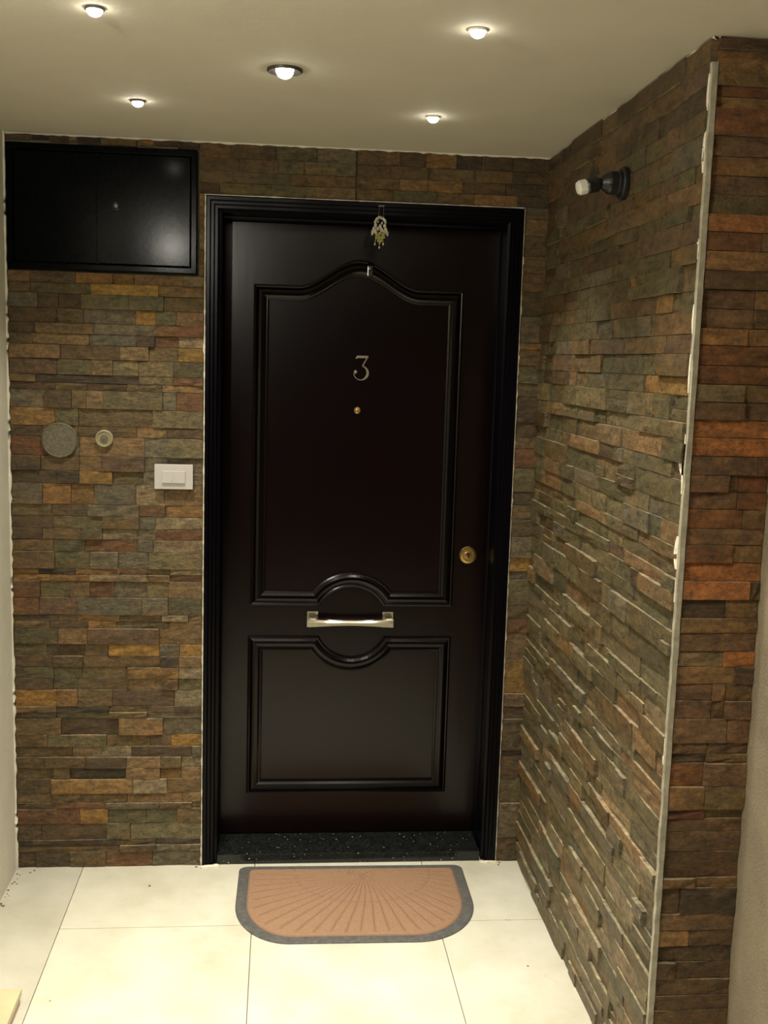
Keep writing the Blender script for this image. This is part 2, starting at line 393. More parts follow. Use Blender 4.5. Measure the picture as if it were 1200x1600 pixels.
LEFT_ROWS=[
 (1.951,"-0.778b -0.640n -0.527o -0.463o -0.309t -0.247g"),
 (1.919,"-0.778b -0.595G -0.387y -0.247t"),
 (1.886,"-0.758s -0.694n -0.624n -0.479G -0.371G -0.247b"),
 (1.841,"-0.700n -0.619b -0.458s -0.396y -0.333G -0.247t"),
 (1.796,"-0.764n -0.587b -0.393s -0.247r"),
 (1.763,"-0.773G -0.601t -0.458s -0.398k -0.325r -0.247l"),
 (1.729,"-0.690t -0.507n -0.417t -0.327b -0.247y"),
 (1.685,"-0.701p -0.594G -0.529b -0.450g -0.341g -0.247G"),
 (1.636,"-0.766b -0.450k -0.341g -0.247r"),
 (1.611,"-0.708n -0.611b -0.486n -0.376G -0.247t"),
 (1.588,"-0.740s -0.657n -0.611b -0.559t -0.374g -0.332s -0.247r"),
 (1.531,"-0.709o -0.636G -0.406b -0.247g"),
 (1.475,"-0.747n -0.639b -0.456b -0.362t -0.247n"),
 (1.442,"-0.742r -0.634G -0.431t -0.362s -0.247g"),
 (1.380,"-0.754n -0.634b -0.566b -0.431p -0.247s"),
 (1.333,"-0.706n -0.635k -0.531y -0.437G -0.247s"),
 (1.292,"-0.750s -0.662o -0.589o -0.459s -0.370l -0.247t"),
 (1.225,"-0.723G -0.611n -0.448s -0.365r -0.247o"),
 (1.188,"-0.718n -0.562G -0.448b -0.398s -0.247l"),
 (1.148,"-0.752n -0.631b -0.565G -0.454l -0.395s -0.247r"),
 (1.112,"-0.719b -0.620G -0.454r -0.404s -0.247l"),
 (1.073,"-0.714b -0.604G -0.515s -0.418s -0.247g"),
 (1.017,"-0.765o -0.649k -0.510o -0.423r -0.350b -0.247l"),
 (0.998,"-0.732o -0.605o -0.423l -0.350b -0.247r"),
 (0.976,"-0.762r -0.669G -0.605b -0.527r -0.423s -0.356g -0.247t"),
 (0.922,"-0.766r -0.647p -0.440s -0.356s -0.247G"),
 (0.865,"-0.706n -0.647b -0.511o -0.376b -0.291l -0.247t"),
 (0.844,"-0.734b -0.611n -0.522o -0.353s -0.247t"),
 (0.820,"-0.706G -0.614t -0.384p -0.247b"),
 (0.768,"-0.743G -0.623n -0.548b -0.384y -0.319s -0.247y"),
 (0.728,"-0.724n -0.629n -0.381b -0.321k -0.247t"),
 (0.690,"-0.722G -0.632G -0.486b -0.321o -0.247l"),
 (0.653,"-0.725n -0.647G -0.486b -0.373t -0.323b -0.247G"),
 (0.614,"-0.714y -0.647o -0.537b -0.335p -0.247l"),
 (0.559,"-0.715b -0.546k -0.424b -0.335p -0.247n"),
 (0.538,"-0.715n -0.546G -0.424b -0.247s"),
 (0.517,"-0.701b -0.515n -0.372t -0.247s"),
 (0.461,"-0.744b -0.555G -0.415b -0.346p -0.247y"),
 (0.421,"-0.666b -0.475l -0.277n -0.247s"),
 (0.385,"-0.757b -0.621b -0.490n -0.378t -0.312b -0.247l"),
 (0.347,"-0.729b -0.675b -0.493k -0.381t -0.312o -0.247t"),
 (0.308,"-0.735n -0.470o -0.358l -0.247b"),
 (0.259,"-0.730b -0.639b -0.490b -0.308t -0.247t"),
 (0.226,"-0.725n -0.559r -0.384s -0.276n -0.247b"),
 (0.205,"-0.642r -0.551y -0.427G -0.326G -0.247b"),
 (0.154,"-0.768n -0.557n -0.479G -0.247g"),
 (0.098,"-0.514k -0.395n -0.247k"),
 (0.077,"-0.514b -0.395n -0.247s"),
 (0.054,"-0.790n -0.678n -0.560b -0.407r -0.247s"),
]
STRIP_ROWS="2.193b 2.168t 2.118b 2.054b 1.998b 1.941n 1.864s 1.778o 1.756b 1.706G 1.647b 1.605n 1.549k 1.520n 1.471b 1.436r 1.372G 1.291n 1.247b 1.197b 1.141s 1.070y 1.024s 0.994g 0.909b 0.865r 0.812t 0.709y 0.602p 0.557p 0.512n 0.400k 0.380n 0.299G 0.212s 0.088n"
RETURN_ROWS=[
 (2.362,"1.018n"),
 (2.346,"1.018k"),
 (2.336,"1.018b"),
 (2.319,"0.972b 1.018G"),
 (2.268,"0.954r 1.018G"),
 (2.247,"1.018t"),
 (2.225,"0.991r 1.018o"),
 (2.172,"1.005p 1.018b"),
 (2.133,"1.018b"),
 (2.096,"0.996p 1.018G"),
 (2.059,"1.018G"),
 (2.020,"1.018O"),
 (1.985,"0.963r 1.018p"),
 (1.948,"1.000t 1.018r"),
 (1.909,"1.018n"),
 (1.872,"0.962p 1.018t"),
 (1.833,"0.962p 1.018n"),
 (1.794,"0.952t 1.018t"),
 (1.759,"1.018r"),
 (1.718,"1.018r"),
 (1.680,"0.952s 1.018b"),
 (1.643,"0.954p 1.018p"),
 (1.606,"1.018O"),
 (1.570,"1.018O"),
 (1.531,"0.991p 1.018n"),
 (1.492,"0.932p 0.954p 1.018r"),
 (1.456,"0.954p 1.018r"),
 (1.420,"0.969r 1.018b"),
 (1.379,"1.018p"),
 (1.344,"0.952r 1.018b"),
 (1.306,"1.018O"),
 (1.267,"0.994O 1.018n"),
 (1.227,"0.945k 1.018b"),
 (1.187,"1.018b"),
 (1.155,"1.018p"),
 (1.115,"0.949s 1.018O"),
 (1.080,"0.977t 1.018n"),
 (1.042,"0.930p 0.959t 1.018b"),
 (1.005,"0.930p 0.959n 1.018p"),
 (0.965,"0.968p 1.018p"),
 (0.911,"0.927b 1.018p"),
 (0.886,"0.927k 1.018b"),
 (0.866,"0.922r 1.018p"),
 (0.814,"0.927b 1.018G"),
 (0.761,"0.932P 1.018G"),
 (0.739,"1.018n"),
 (0.709,"1.018n"),
 (0.663,"1.018n"),
 (0.603,"0.922b 1.018b"),
 (0.580,"0.891n 1.018k"),
 (0.518,"1.018p"),
 (0.479,"0.918t 1.018n"),
 (0.441,"1.018k"),
 (0.404,"0.891n 1.018n"),
 (0.363,"1.018n"),
 (0.326,"1.018n"),
 (0.292,"1.018n"),
 (0.250,"0.918b 1.018n"),
]
rnd = random.Random(11)
ST = []
# left of the door, row by row
SW = (-0.40, -0.276, 1.281, 1.361)                    # the bell switch covers this piece of wall
for i, (zt, row) in enumerate(LEFT_ROWS):
    zb = LEFT_ROWS[i+1][0] if i+1 < len(LEFT_ROWS) else 0.001
    u = L+0.004
    for t in row.split():
        ue = float(t[:-1])
        if ue-u < 0.02: continue
        dd = depth(rnd)
        if ue > SW[0] and u < SW[1] and zb < SW[3] and zt > SW[2]: dd = -0.002
        if zb < 1.46 and zt > 1.38 and ue > -0.76 and u < -0.52: dd = 0.0
        ST.append((u, ue, zb, zt, t[-1], dd)); u = ue
# strip between the door frame and the corner
toks = STRIP_ROWS.split()
for i, t in enumerate(toks):
    zt = float(t[:-1]); zb = float(toks[i+1][:-1]) if i+1 < len(toks) else 0.001
    ST.append((FB+0.006, C+0.006, zb, zt, t[-1], depth(rnd)))
# band above the door and cabinet, thin stones between cabinet and frame
for zt, zb, row in ((2.358, 2.314, "-0.17b -0.03n 0.10G 0.222s 0.36b 0.44n 0.54o 0.62k 0.72n 0.8426n"),
                    (2.314, 2.276, "-0.14n -0.02b 0.06G 0.222G 0.33n 0.45b 0.60b 0.72b 0.8426n"),
                    (2.276, 2.240, "-0.16b -0.08p 0.02G 0.16b 0.222b 0.36b 0.45t 0.56o 0.70b 0.8426n"),
                    (2.240, 2.206, "-0.20n -0.04G 0.10G 0.222t 0.34b 0.48G 0.60b 0.74t 0.8426n")):
    u = -0.262
    for t in row.split():
        ue = float(t[:-1]); ST.append((u+(0.003 if u == 0.222 else 0), ue, zb, zt, t[-1], rnd.choice((-0.003, 0, 0.003)))); u = ue
z = 2.206
for k, c in enumerate("tbtlbt"):
    zb = 2.206 - (k+1)*(2.206-1.953)/6; ST.append((-0.262, -0.2475, zb, z, c, 0.0)); z = zb
u = L+0.004
for ue, c, zb in ((-0.77, 'b', 2.340), (-0.715, 'k', 2.342), (-0.655, 'n', 2.337), (-0.63, 't', 2.340), (-0.56, 'k', 2.336), (-0.45, 'b', 2.336), (-0.40, 'o', 2.338), (-0.33, 'n', 2.341), (-0.262, 'k', 2.334)):
    ST.append((u, ue-0.003, zb, 2.356, c, rnd.choice((0.0, 0.004)))); u = ue
clad(wall_back, ST, lambda u, v, d: (u, -d, v), 3)
for _c in ('',): pass

# right side wall: u runs from the back corner towards the viewer
rnd = random.Random(23)
ST = []
z = 0.001; rows = []
while z < H-0.02:
    h = rnd.choice((0.030, 0.036, 0.040, 0.044, 0.048, 0.055))
    if H-0.004-(z+h) < 0.022: h = H-0.004-z
    rows.append((z, z+h)); z += h
ymax = -YO-0.004
def pick(u, zc):
    n1 = noise.noise(Vector((u*2.2, zc*2.2, 3.1)))
    if zc > 2.2: pool = 'nnbbnpbk'
    elif zc > 1.7: pool = 'bGGnGsbGp' + ('to' if u > 0.9 else '')
    elif zc > 1.1: pool = 'GGgbGtgGsn' + ('tpo' if u > 0.8 else 'g')
    else: pool = 'gGtGglsbgG' + ('tb' if u > 0.8 else 's')
    return pool[int((n1*0.9+rnd.random()) * len(pool)) % len(pool)]
for z0, z1 in rows:
    u = 0.001
    while u < ymax-0.001:
        wdt = rnd.choice((0.07, 0.10, 0.13, 0.16, 0.19, 0.24, 0.29))
        ue = u+wdt
        if ymax-ue < 0.05: ue = ymax - (0 if rnd.random() < 0.6 else rnd.uniform(0.0, 0.006))
        d = rnd.choice((-0.004, -0.002, 0.0, 0.001, 0.003, 0.005, 0.009))
        if 0.74 < ue and u < 0.90 and z0 < 2.23 and z1 > 2.10: d = 0.0
        wgt = 1.0/(3.5-(u+ue)/2)**2
        zc = (z0+z1)/2
        if z1-z0 > 0.043 and wdt < 0.17 and rnd.random() < 0.28:      # two thin stones in place of one
            zm = z0+(z1-z0)*rnd.uniform(0.4, 0.6)
            ST.append((u, ue, z0, zm, pick(u, zc), d, wgt)); ST.append((u, ue, zm, z1, pick(u+3, zc), d-rnd.uniform(0.002, 0.006), wgt))
        else:
            ST.append((u, ue, z0, z1, pick(u, zc), d, wgt))
        if ue >= ymax-0.008: break
        u = ue
print('right wall stones', len(ST))
clad(wall_right, ST, lambda u, v, d: (C-d, -u, v), 4)

# wall end facing the viewer
rnd = random.Random(31); ST = []
for i, (zt, row) in enumerate(RETURN_ROWS):
    zt = min(zt, H-0.003); zb = RETURN_ROWS[i+1][0] if i+1 < len(RETURN_ROWS) else 0.21
    u = C+0.012
    for t in row.split():
        ue = float(t[:-1]); ST.append((u, ue, zb, zt, t[-1], rnd.choice((0.0, 0.002, 0.004, 0.007, 0.010)))); u = ue
z = 0.21
for c in 'nbpnr':
    ST.append((C+0.012, 0.93, z-0.042, z, c, 0.004)); ST.append((0.93, 1.018, z-0.042, z, 'n', 0.002)); z -= 0.042
clad(wall_front, ST, lambda u, v, d: (u, YO-d, v), 5, hue=(1.48, 1.28, 1.05))  # tint warmed and brightened to stand in for warm light on this face

# cement edging on the outer corner, with patches of bare white filler
bm = bmesh.new(); rr = random.Random(8); z = 0.0; prev = None
while z < H-0.03:
    a = rr.uniform(-0.0012, 0.0012); b = rr.uniform(-0.001, 0.001)
    sec = [(C-0.001+a, YO+0.006), (C-0.001+a, YO-0.008+b), (C+0.0105+b, YO-0.008+b), (C+0.0105+b, YO+0.006)]
    ring = [bm.verts.new((x, y, z)) for x, y in sec]
    if prev:
        for j in range(4): bm.faces.new((prev[j], prev[(j+1) % 4], ring[(j+1) % 4], ring[j]))
    prev = ring; z += 0.03
corner = struct('trim_1', bm, M['bead']); tag(corner, 'pale cement edging down the outer corner of the stone wall')
for z0, z1, wd in ((2.22, 2.29, .010), (2.10, 2.18, .014), (1.93, 1.97, .012), (1.78, 1.84, .008), (1.66, 1.74, .008), (1.45, 1.575, .010), (1.49, 1.555, .030), (1.29, 1.36, .022), (1.22, 1.27, .014), (0.86, 0.92, .01)):
    bm = bmesh.new(); n = 6
    f = [bm.verts.new((C-0.0025, YO+0.001 + 0.001*0, z0+(z1-z0)*k/n)) for k in range(n+1)]
    g_ = [bm.verts.new((C-0.0025, YO+0.001+wd*(0.35+0.65*math.sin(math.pi*(k+0.5)/(n+1)))+rr.uniform(-.001, .001), z0+(z1-z0)*k/n)) for k in range(n+1)]
    fb = [bm.verts.new((C+0.011, v.co.y, v.co.z)) for v in f]; gb = [bm.verts.new((C+0.011, v.co.y, v.co.z)) for v in g_]
    for k in range(n):
        bm.faces.new((f[k], f[k+1], g_[k+1], g_[k])); bm.faces.new((g_[k], g_[k+1], gb[k+1], gb[k])); bm.faces.new((f[k], fb[k], fb[k+1], f[k+1]))
    bm.faces.new((f[0], g_[0], gb[0], fb[0])); bm.faces.new((f[-1], fb[-1], gb[-1], g_[-1]))
    fin('filler_patch', bm, M['grout'], corner)

# broken white filler line round the door frame
def filler_line(p0, p1, w0, seed, parent):
    rr = random.Random(seed); bm = bmesh.new(); p0, p1 = Vector(p0), Vector(p1)
    n = int((p1-p0).length/0.012); d = (p1-p0).normalized(); s = Vector((0, -1, 0)).cross(d)
    prev = None
    for k in range(n+1):
        p = p0.lerp(p1, k/n); wv = w0*(0.35+0.8*noise.noise(Vector((k*0.31, seed, 0)))**2*4 + 0.35*rr.random())
        wv = min(wv, w0*1.6)
        ring = [bm.verts.new(p - s*wv), bm.verts.new(p + s*wv), bm.verts.new(p + s*wv + Vector((0, 0.014, 0))), bm.verts.new(p - s*wv + Vector((0, 0.014, 0)))]
        if prev:
            for j in range(4): bm.faces.new((prev[j], prev[(j+1) % 4], ring[(j+1) % 4], ring[j]))
        prev = ring
    fin('filler_line', bm, M['grout'], parent)
filler_line((FA-0.0025, -0.002, 0.0), (FA-0.0025, -0.002, FT+0.004), 0.0028, 1, wall_back)
filler_line((FB+0.0025, -0.002, 0.0), (FB+0.0025, -0.002, FT), 0.0026, 2, wall_back)
filler_line((FA, -0.002, FT+0.003), (FB, -0.002, FT+0.003), 0.0018, 3, wall_back)

# ------------------------------------------------------------------ door
YD = 0.172                                            # front face of the leaf
door = empty('door_1', (0.26, 0.1, 0)); tag(door, 'dark mahogany apartment door with arched panel and number 3', None, None, 'structure')
def dpart(name, bm, mat, parent=door, **k):
    o = fin(name, bm, mat, None, **k); o.parent = parent; o.matrix_parent_inverse = Matrix.Translation(-door.location) if parent is door else Matrix()
    return o
# sub-parts share world coordinates with the door
def dsub(name, bm, mat, parent, **k):
    o = fin(name, bm, mat, None, **k); o.parent = parent; return o
# frame profile swept up, across and down: (inset from outer edge, y)
prof = [(0.0, 0.020), (0.0, -0.006), (0.003, -0.010), (0.012, -0.010), (0.016, -0.004), (0.024, -0.004), (0.028, 0.002), (0.036, 0.002), (0.040, 0.010), (0.048, 0.012),
        (0.048, 0.10), (0.053, 0.105), (0.053, 0.178), (0.030, 0.30), (0.0, 0.30)]
bm = bmesh.new()
def frame_ring(fn): return [bm.verts.new(fn(a, y)) for a, y in prof]
rings = [frame_ring(lambda a, y: (FA+a, y, 0.0)), frame_ring(lambda a, y: (FA+a, y, FT-a)), frame_ring(lambda a, y: (FB-a, y, FT-a)), frame_ring(lambda a, y: (FB-a, y, 0.0))]
n = len(prof)
for a, b in zip(rings, rings[1:]):
    for j in range(n): bm.faces.new((a[j], a[(j+1) % n], b[(j+1) % n], b[j]))
bm.faces.new(rings[0]); bm.faces.new(rings[-1][::-1])
fr = dpart('door_frame', bm, M['frame'])
bm = bmesh.new(); box(bm, FA+0.050, FB-0.050, YD, YD+0.05, 0.037, FT-0.050, 0.002)
leaf = dpart('door_leaf', bm, M['door'])

CX, CZ, R0 = 0.255, 0.806, 0.123
XL, XR = -0.096, 0.607
def arch(x):                                          # arched top of the upper panel
    t = abs(x-CX)
    if t > 0.205: return 0.0
    return 0.090*(0.5+0.5*math.cos(math.pi*t/0.205))
def upper_outline(d):
    P = []
    x0, x1, zb, zt, R = XL+d, XR-d, 0.862+d, 1.948-d, R0+d
    h = zb-CZ; hw = math.sqrt(R*R-h*h)
    def seg(a, b, n):
        for k in range(n): P.append((a[0]+(b[0]-a[0])*k/n, a[1]+(b[1]-a[1])*k/n))
    seg((CX-hw, zb), (x0, zb), 4); seg((x0, zb), (x0, zt), 10)
    for k in range(48):
        x = x0+(x1-x0)*k/48; P.append((x, zt+arch(x)*(1-0.06*d/0.052)))
    seg((x1, zt), (x1, zb), 10); seg((x1, zb), (CX+hw, zb), 4)
    a0 = math.atan2(h, hw)
    for k in range(24):
        a = a0+(math.pi-2*a0)*k/24; P.append((CX+R*math.cos(a), CZ+R*math.sin(a)))
    return P
def lower_outline(d):
    P = []
    x0, x1, zb, zt, R = XL-0.006+d, XR-d, 0.184+d, 0.755-d, R0+d
    h = CZ-zt; hw = math.sqrt(R*R-h*h)
    def seg(a, b, n):
        for k in range(n): P.append((a[0]+(b[0]-a[0])*k/n, a[1]+(b[1]-a[1])*k/n))
    seg((CX-hw, zt), (x0, zt), 4); seg((x0, zt), (x0, zb), 8); seg((x0, zb), (x1, zb), 8); seg((x1, zb), (x1, zt), 8); seg((x1, zt), (CX+hw, zt), 4)
    a0 = -math.atan2(h, hw)
    for k in range(24):
        a = a0+(-math.pi-2*a0)*k/24; P.append((CX+R*math.cos(a), CZ+R*math.sin(a)))
    return P
def moulding(fn, parent, name):
    prof = [(0.0, 0.0), (0.001, 0.006), (0.006, 0.008), (0.010, 0.006), (0.018, 0.013), (0.026, 0.016), (0.036, 0.014), (0.043, 0.008), (0.046, 0.0085), (0.051, 0.006), (0.052, 0.0)]
    bm = bmesh.new(); rings = []
    for d, hh in prof: rings.append([bm.verts.new((x, YD-hh*0.8+0.0004, z)) for x, z in fn(d)])
    n = len(rings[0])
    for a, b in zip(rings, rings[1:]):
        for j in range(n): bm.faces.new((a[j], a[(j+1) % n], b[(j+1) % n], b[j]))
    return dsub(name, bm, M['mould'], parent)
mo = moulding(upper_outline, leaf, 'panel_moulding'); mo['label'] = 'moulding with arched top of the upper panel'
mo = moulding(lower_outline, leaf, 'panel_moulding'); mo['label'] = 'moulding of the lower panel dipping under the handle'

# pull handle: two square brackets and a waisted bar
handle = empty('door_handle', (0, 0, 0)); handle.parent = door; handle.matrix_parent_inverse = Matrix.Translation(-door.location)
hx0, hx1, hz = 0.105, 0.396, 0.816
for s, x in ((1, hx0), (-1, hx1)):
    bm = bmesh.new()
    box(bm, x-0.004 if s > 0 else x-0.034, x+0.034 if s > 0 else x+0.004, YD-0.008, YD, hz-0.028, hz+0.028, 0.0012)
    box(bm, x+0.002 if s > 0 else x-0.024, x+0.024 if s > 0 else x-0.002, YD-0.042, YD-0.006, hz-0.012, hz+0.014, 0.0012)
    dsub('bracket', bm, M['nickel'], handle)
bm = bmesh.new(); prev = None; K_ = 24
for k in range(K_+1):
    t = k/K_; x = hx0-0.001+(hx1-hx0+0.002)*t; wst = 1-0.42*math.sin(math.pi*t)**1.2
    hh = 0.0145*wst; dd = 0.010
    ring = [bm.verts.new((x, y, z)) for y, z in ((YD-0.040, hz-0.004-hh+0.003), (YD-0.040-dd, hz-0.004-hh), (YD-0.040-dd, hz-0.004+hh*0.1), (YD-0.040-dd*0.62, hz-0.004+hh*0.75), (YD-0.040, hz-0.004+hh))]
    if prev:
        for j in range(5): bm.faces.new((prev[j], prev[(j+1) % 5], ring[(j+1) % 5], ring[j]))
    else: bm.faces.new(ring)
    prev = ring
bm.faces.new(prev[::-1]); bmesh.ops.bevel(bm, geom=[e for e in bm.edges if e.calc_face_angle(0) > 1.0], offset=0.0012, segments=1, affect='EDGES')
dsub('bar', bm, M['nickel'], handle)

# brass lock
bm = bmesh.new(); lathe(bm, [(0.031, 0), (0.031, 0.004), (0.028, 0.008), (0.022, 0.009), (0.020, 0.0065), (0.0145, 0.0065), (0.0135, 0.011), (0.0, 0.012)], '-y', 32, (0.656, YD, 1.046))
lock = dpart('door_lock', bm, M['brass'], smooth=False)
bm = bmesh.new(); box(bm, 0.6535, 0.6585, YD-0.0135, YD-0.011, 1.036, 1.050); lathe(bm, [(0.0045, 0.011), (0.0045, 0.0136)], '-y', 12, (0.656, YD, 1.051))
dsub('keyhole', bm, M['dark'], lock)
# peepholes
bm = bmesh.new(); lathe(bm, [(0.0115, 0), (0.0115, 0.003), (0.009, 0.005), (0.0075, 0.003), (0.0, 0.004)], '-y', 20, (0.257, YD, 1.539))
pe = dpart('peephole', bm, M['brass'])
bm = bmesh.new(); box(bm, 0.277, 0.296, YD-0.024, YD-0.008, 1.982, 2.018, 0.003)
lathe(bm, [(0.006, 0.024), (0.006, 0.027), (0.0, 0.028)], '-y', 12, (0.2865, YD, 2.007))
dpart('metal_catch', bm, plain('dull_catch_metal', (0.10, 0.09, 0.08), 0.25, 0.9))
# the figure 3: flat top bar, slanting stroke, round bowl and ball end
def ribbon(bm, pts, yb, th):
    prev = None; N_ = len(pts)
    for k, (x, z, wd) in enumerate(pts):
        a = pts[max(k-1, 0)]; b = pts[min(k+1, N_-1)]
        t = Vector((b[0]-a[0], b[1]-a[1])).normalized(); nn = Vector((-t.y, t.x))*wd
        ring = [bm.verts.new((x+nn.x, yb, z+nn.y)), bm.verts.new((x+nn.x*0.8, yb-th, z+nn.y*0.8)), bm.verts.new((x-nn.x*0.8, yb-th, z-nn.y*0.8)), bm.verts.new((x-nn.x, yb, z-nn.y))]
        if prev:
            for j in range(4): bm.faces.new((prev[j], prev[(j+1) % 4], ring[(j+1) % 4], ring[j]))
        else: bm.faces.new(ring)
        prev = ring
    bm.faces.new(prev[::-1])
bm = bmesh.new(); nx_, nz_ = 0.266, 1.681
ribbon(bm, [(nx_-0.018, nz_+0.031, 0.0022), (nx_-0.014, nz_+0.0375, 0.0045), (nx_+0.023, nz_+0.0375, 0.0045)], YD, 0.005)
ribbon(bm, [(nx_+0.021, nz_+0.037, 0.0020), (nx_+0.005, nz_+0.008, 0.0022)], YD, 0.005)
bowl = []
for k in range(25):
    a = math.radians(78 - k*(78+178)/24)
    bowl.append((nx_-0.001+0.0235*math.cos(a), nz_-0.016+0.0235*math.sin(a), 0.0016+0.0032*math.sin(math.pi*min(1, k/16))**1.5))
ribbon(bm, bowl, YD, 0.005)
lathe(bm, [(0.0068, 0), (0.0068, 0.003), (0.004, 0.0055), (0, 0.006)], '-y', 16, (nx_-0.0185, YD, nz_-0.013))
dpart('door_number', bm, M['number'])

# granite threshold (lies in the opening, on the floor)
bm = bmesh.new(); box(bm, FA+0.050, FB-0.054, 0.004, 0.168, 0.001, 0.035, 0.002)
th = fin('threshold', bm, M['granite']); tag(th, 'black speckled granite threshold slab at the foot of the dark door', 'threshold')

# ------------------------------------------------------------------ cabinet in the wall, top left
cx0, cx1, cz0, cz1 = -0.843, -0.268, 1.957, 2.331
cab = empty('wall_cabinet', (cx0, 0, cz0)); tag(cab, 'black painted two-door meter cabinet set in the stone wall under the ceiling', 'cabinet')
def cpart(name, bm, mat, parent=cab, **k):
    o = fin(name, bm, mat, None, **k); o.parent = parent
    if parent is cab: o.matrix_parent_inverse = Matrix.Translation(-cab.location)
    return o
def frame_sweep(bm, x0, x1, z0, z1, prof):
    rings = []
    for cxn, czn, sx, sz in ((x0, z0, 1, 1), (x1, z0, -1, 1), (x1, z1, -1, -1), (x0, z1, 1, -1)):
        rings.append([bm.verts.new((cxn+sx*a, y, czn+sz*a)) for a, y in prof])
    n = len(prof)
    for q in range(4):
        a, b = rings[q], rings[(q+1) % 4]
        for j in range(n-1): bm.faces.new((a[j], a[j+1], b[j+1], b[j]))
bm = bmesh.new(); frame_sweep(bm, cx0, cx1, cz0, cz1, [(0, 0.011), (0, -0.018), (0.003, -0.021), (0.017, -0.021), (0.020, -0.018), (0.022, -0.008), (0.022, 0.011)])
cpart('cabinet_frame', bm, M['cabinet'])
sx_ = -0.573
bm = bmesh.new(); box(bm, cx0+0.0225, sx_-0.001, -0.016, 0.006, cz0+0.0235, cz1-0.0235, 0.0007); cpart('cabinet_door', bm, M['cabinet'])
bm = bmesh.new(); box(bm, sx_+0.001, cx1-0.0225, -0.019, 0.006, cz0+0.0235, cz1-0.0235, 0.0007); cd = cpart('cabinet_door', bm, M['cabinet'])
bm = bmesh.new(); lathe(bm, [(0.013, 0.018), (0.013, 0.022), (0.010, 0.024), (0.006, 0.021), (0.0, 0.021)], '-y', 20, (-0.514, 0, 2.154)); cpart('lock', bm, M['dark'], cd)
box_bm = bmesh.new(); box(box_bm, cx0+0.023, cx1-0.023, 0.0065, 0.0115, cz0+0.004, cz1-0.004); cpart('back_panel', box_bm, M['dark'])

# ------------------------------------------------------------------ bell switch and round covers
sw = empty('bell_switch', (-0.338, -0.006, 1.321)); tag(sw, 'white rectangular doorbell switch plate on the stone wall left of the door', 'switch')
bm = bmesh.new(); box(bm, -0.0605, 0.0605, -0.010, 0.0065, -0.0395, 0.0395, 0.002); o = fin('switch_plate', bm, M['white'], sw)
bm = bmesh.new(); box(bm, -0.036, 0.037, -0.016, -0.0095, -0.0195, 0.0195, 0.0015); bt = fin('push_button', bm, M['white'], sw)
bm = bmesh.new()                                       # small grey bell mark
lathe(bm, [(0.0018, 0.0161), (0.0018, 0.0165)], '-y', 10, (-0.004, 0, -0.011))
ribbon(bm, [(0.000, -0.006, 0.0004), (0.002, 0.0, 0.0004), (0.002, 0.006, 0.0004)], -0.0160, 0.0005)
fin('bell_mark', bm, plain('grey_print', (0.30, 0.28, 0.27), 0.6), bt)
rc = empty('round_cover', (-0.694, -0.001, 1.430)); tag(rc, 'large stone-coloured round cover plate on the slate wall, left of the small ring', 'cover')
bm = bmesh.new(); lathe(bm, [(0.056, 0.001), (0.0555, 0.009), (0.052, 0.011), (0.050, 0.0095), (0.0, 0.0095)], '-y', 40); fin('cover_disc', bm, M['disc'], rc)
rb = empty('round_button', (-0.556, -0.001, 1.438)); tag(rb, 'small pale olive ring-shaped button between the round cover and the white switch', 'button')
bm = bmesh.new(); lathe(bm, [(0.0285, 0.001), (0.028, 0.009), (0.025, 0.012), (0.022, 0.0115), (0.020, 0.0085), (0.0, 0.0085)], '-y', 32); fin('button_ring', bm, M['ring'], rb)
bm = bmesh.new(); lathe(bm, [(0.013, 0.0086), (0.0125, 0.0115), (0.0, 0.012)], '-y', 24); fin('button_cap', bm, M['disc'], rb)

# ------------------------------------------------------------------ wall spotlight on the right wall
wl = empty('wall_spotlight', (C-0.001, -0.812, 2.158)); tag(wl, 'small black wall spotlight with a white lamp tip high on the right stone wall', 'lamp')
R_ = Matrix.Rotation(math.radians(-14), 4, 'Y')
def wpart(name, prof, mat, n=28, rot=None):
    bm = bmesh.new(); lathe(bm, prof, '-x', n)
    if rot is not None: bmesh.ops.transform(bm, matrix=rot, verts=bm.verts)
    return fin(name, bm, mat, wl, smooth=False)
wpart('wall_plate', [(0.040, 0.0), (0.040, 0.010), (0.036, 0.014), (0.0, 0.014)], M['dark'])
wpart('lamp_body', [(0.030, 0.012), (0.030, 0.020), (0.028, 0.022), (0.0285, 0.040), (0.026, 0.046), (0.016, 0.060), (0.0, 0.061)], M['dark'])
rot = Matrix.Translation((-0.052, 0, 0)) @ R_ @ Matrix.Translation((0.052, 0, 0))
wpart('swivel_head', [(0.013, 0.050), (0.014, 0.066), (0.019, 0.070), (0.019, 0.094), (0.017, 0.097), (0.0, 0.097)], M['dark'], rot=rot)
wpart('lamp_tip', [(0.0165, 0.0965), (0.0185, 0.100), (0.0185, 0.116), (0.014, 0.122), (0.0, 0.123)], M['glass_white'], n=10, rot=rot)

# ------------------------------------------------------------------ charm hanging over the door
ch = empty('hanging_charm', (0.300, -0.026, 2.10)); tag(ch, 'small shell and bead charm hanging on two threads in front of the door', 'ornament')
for s in (-1, 1):
    bm = bmesh.new(); tube(bm, (0.003+s*0.006, 0.006, 0.088), (0.002+s*0.009, 0.0, 0.048), 0.0006, 5)
    fin('thread', bm, M['string'], ch)
bm = bmesh.new(); box(bm, -0.006, 0.012, 0.0, 0.017, 0.086, 0.0895); fin('hook_plate', bm, M['string'], ch)
rr = random.Random(4)
def beads(name, pts, mat, jit=0.0):
    bm = bmesh.new()
    for x, z, r in pts:
        q = bmesh.ops.create_icosphere(bm, subdivisions=1, radius=r)
        y = rr.uniform(-0.006, 0.006)
        for v in q['verts']: v.co = Vector((v.co.x*rr.uniform(0.8, 1.2)+x, v.co.y+y, v.co.z*1.25+z))
    o = fin(name, bm, mat, ch); return o
P = []
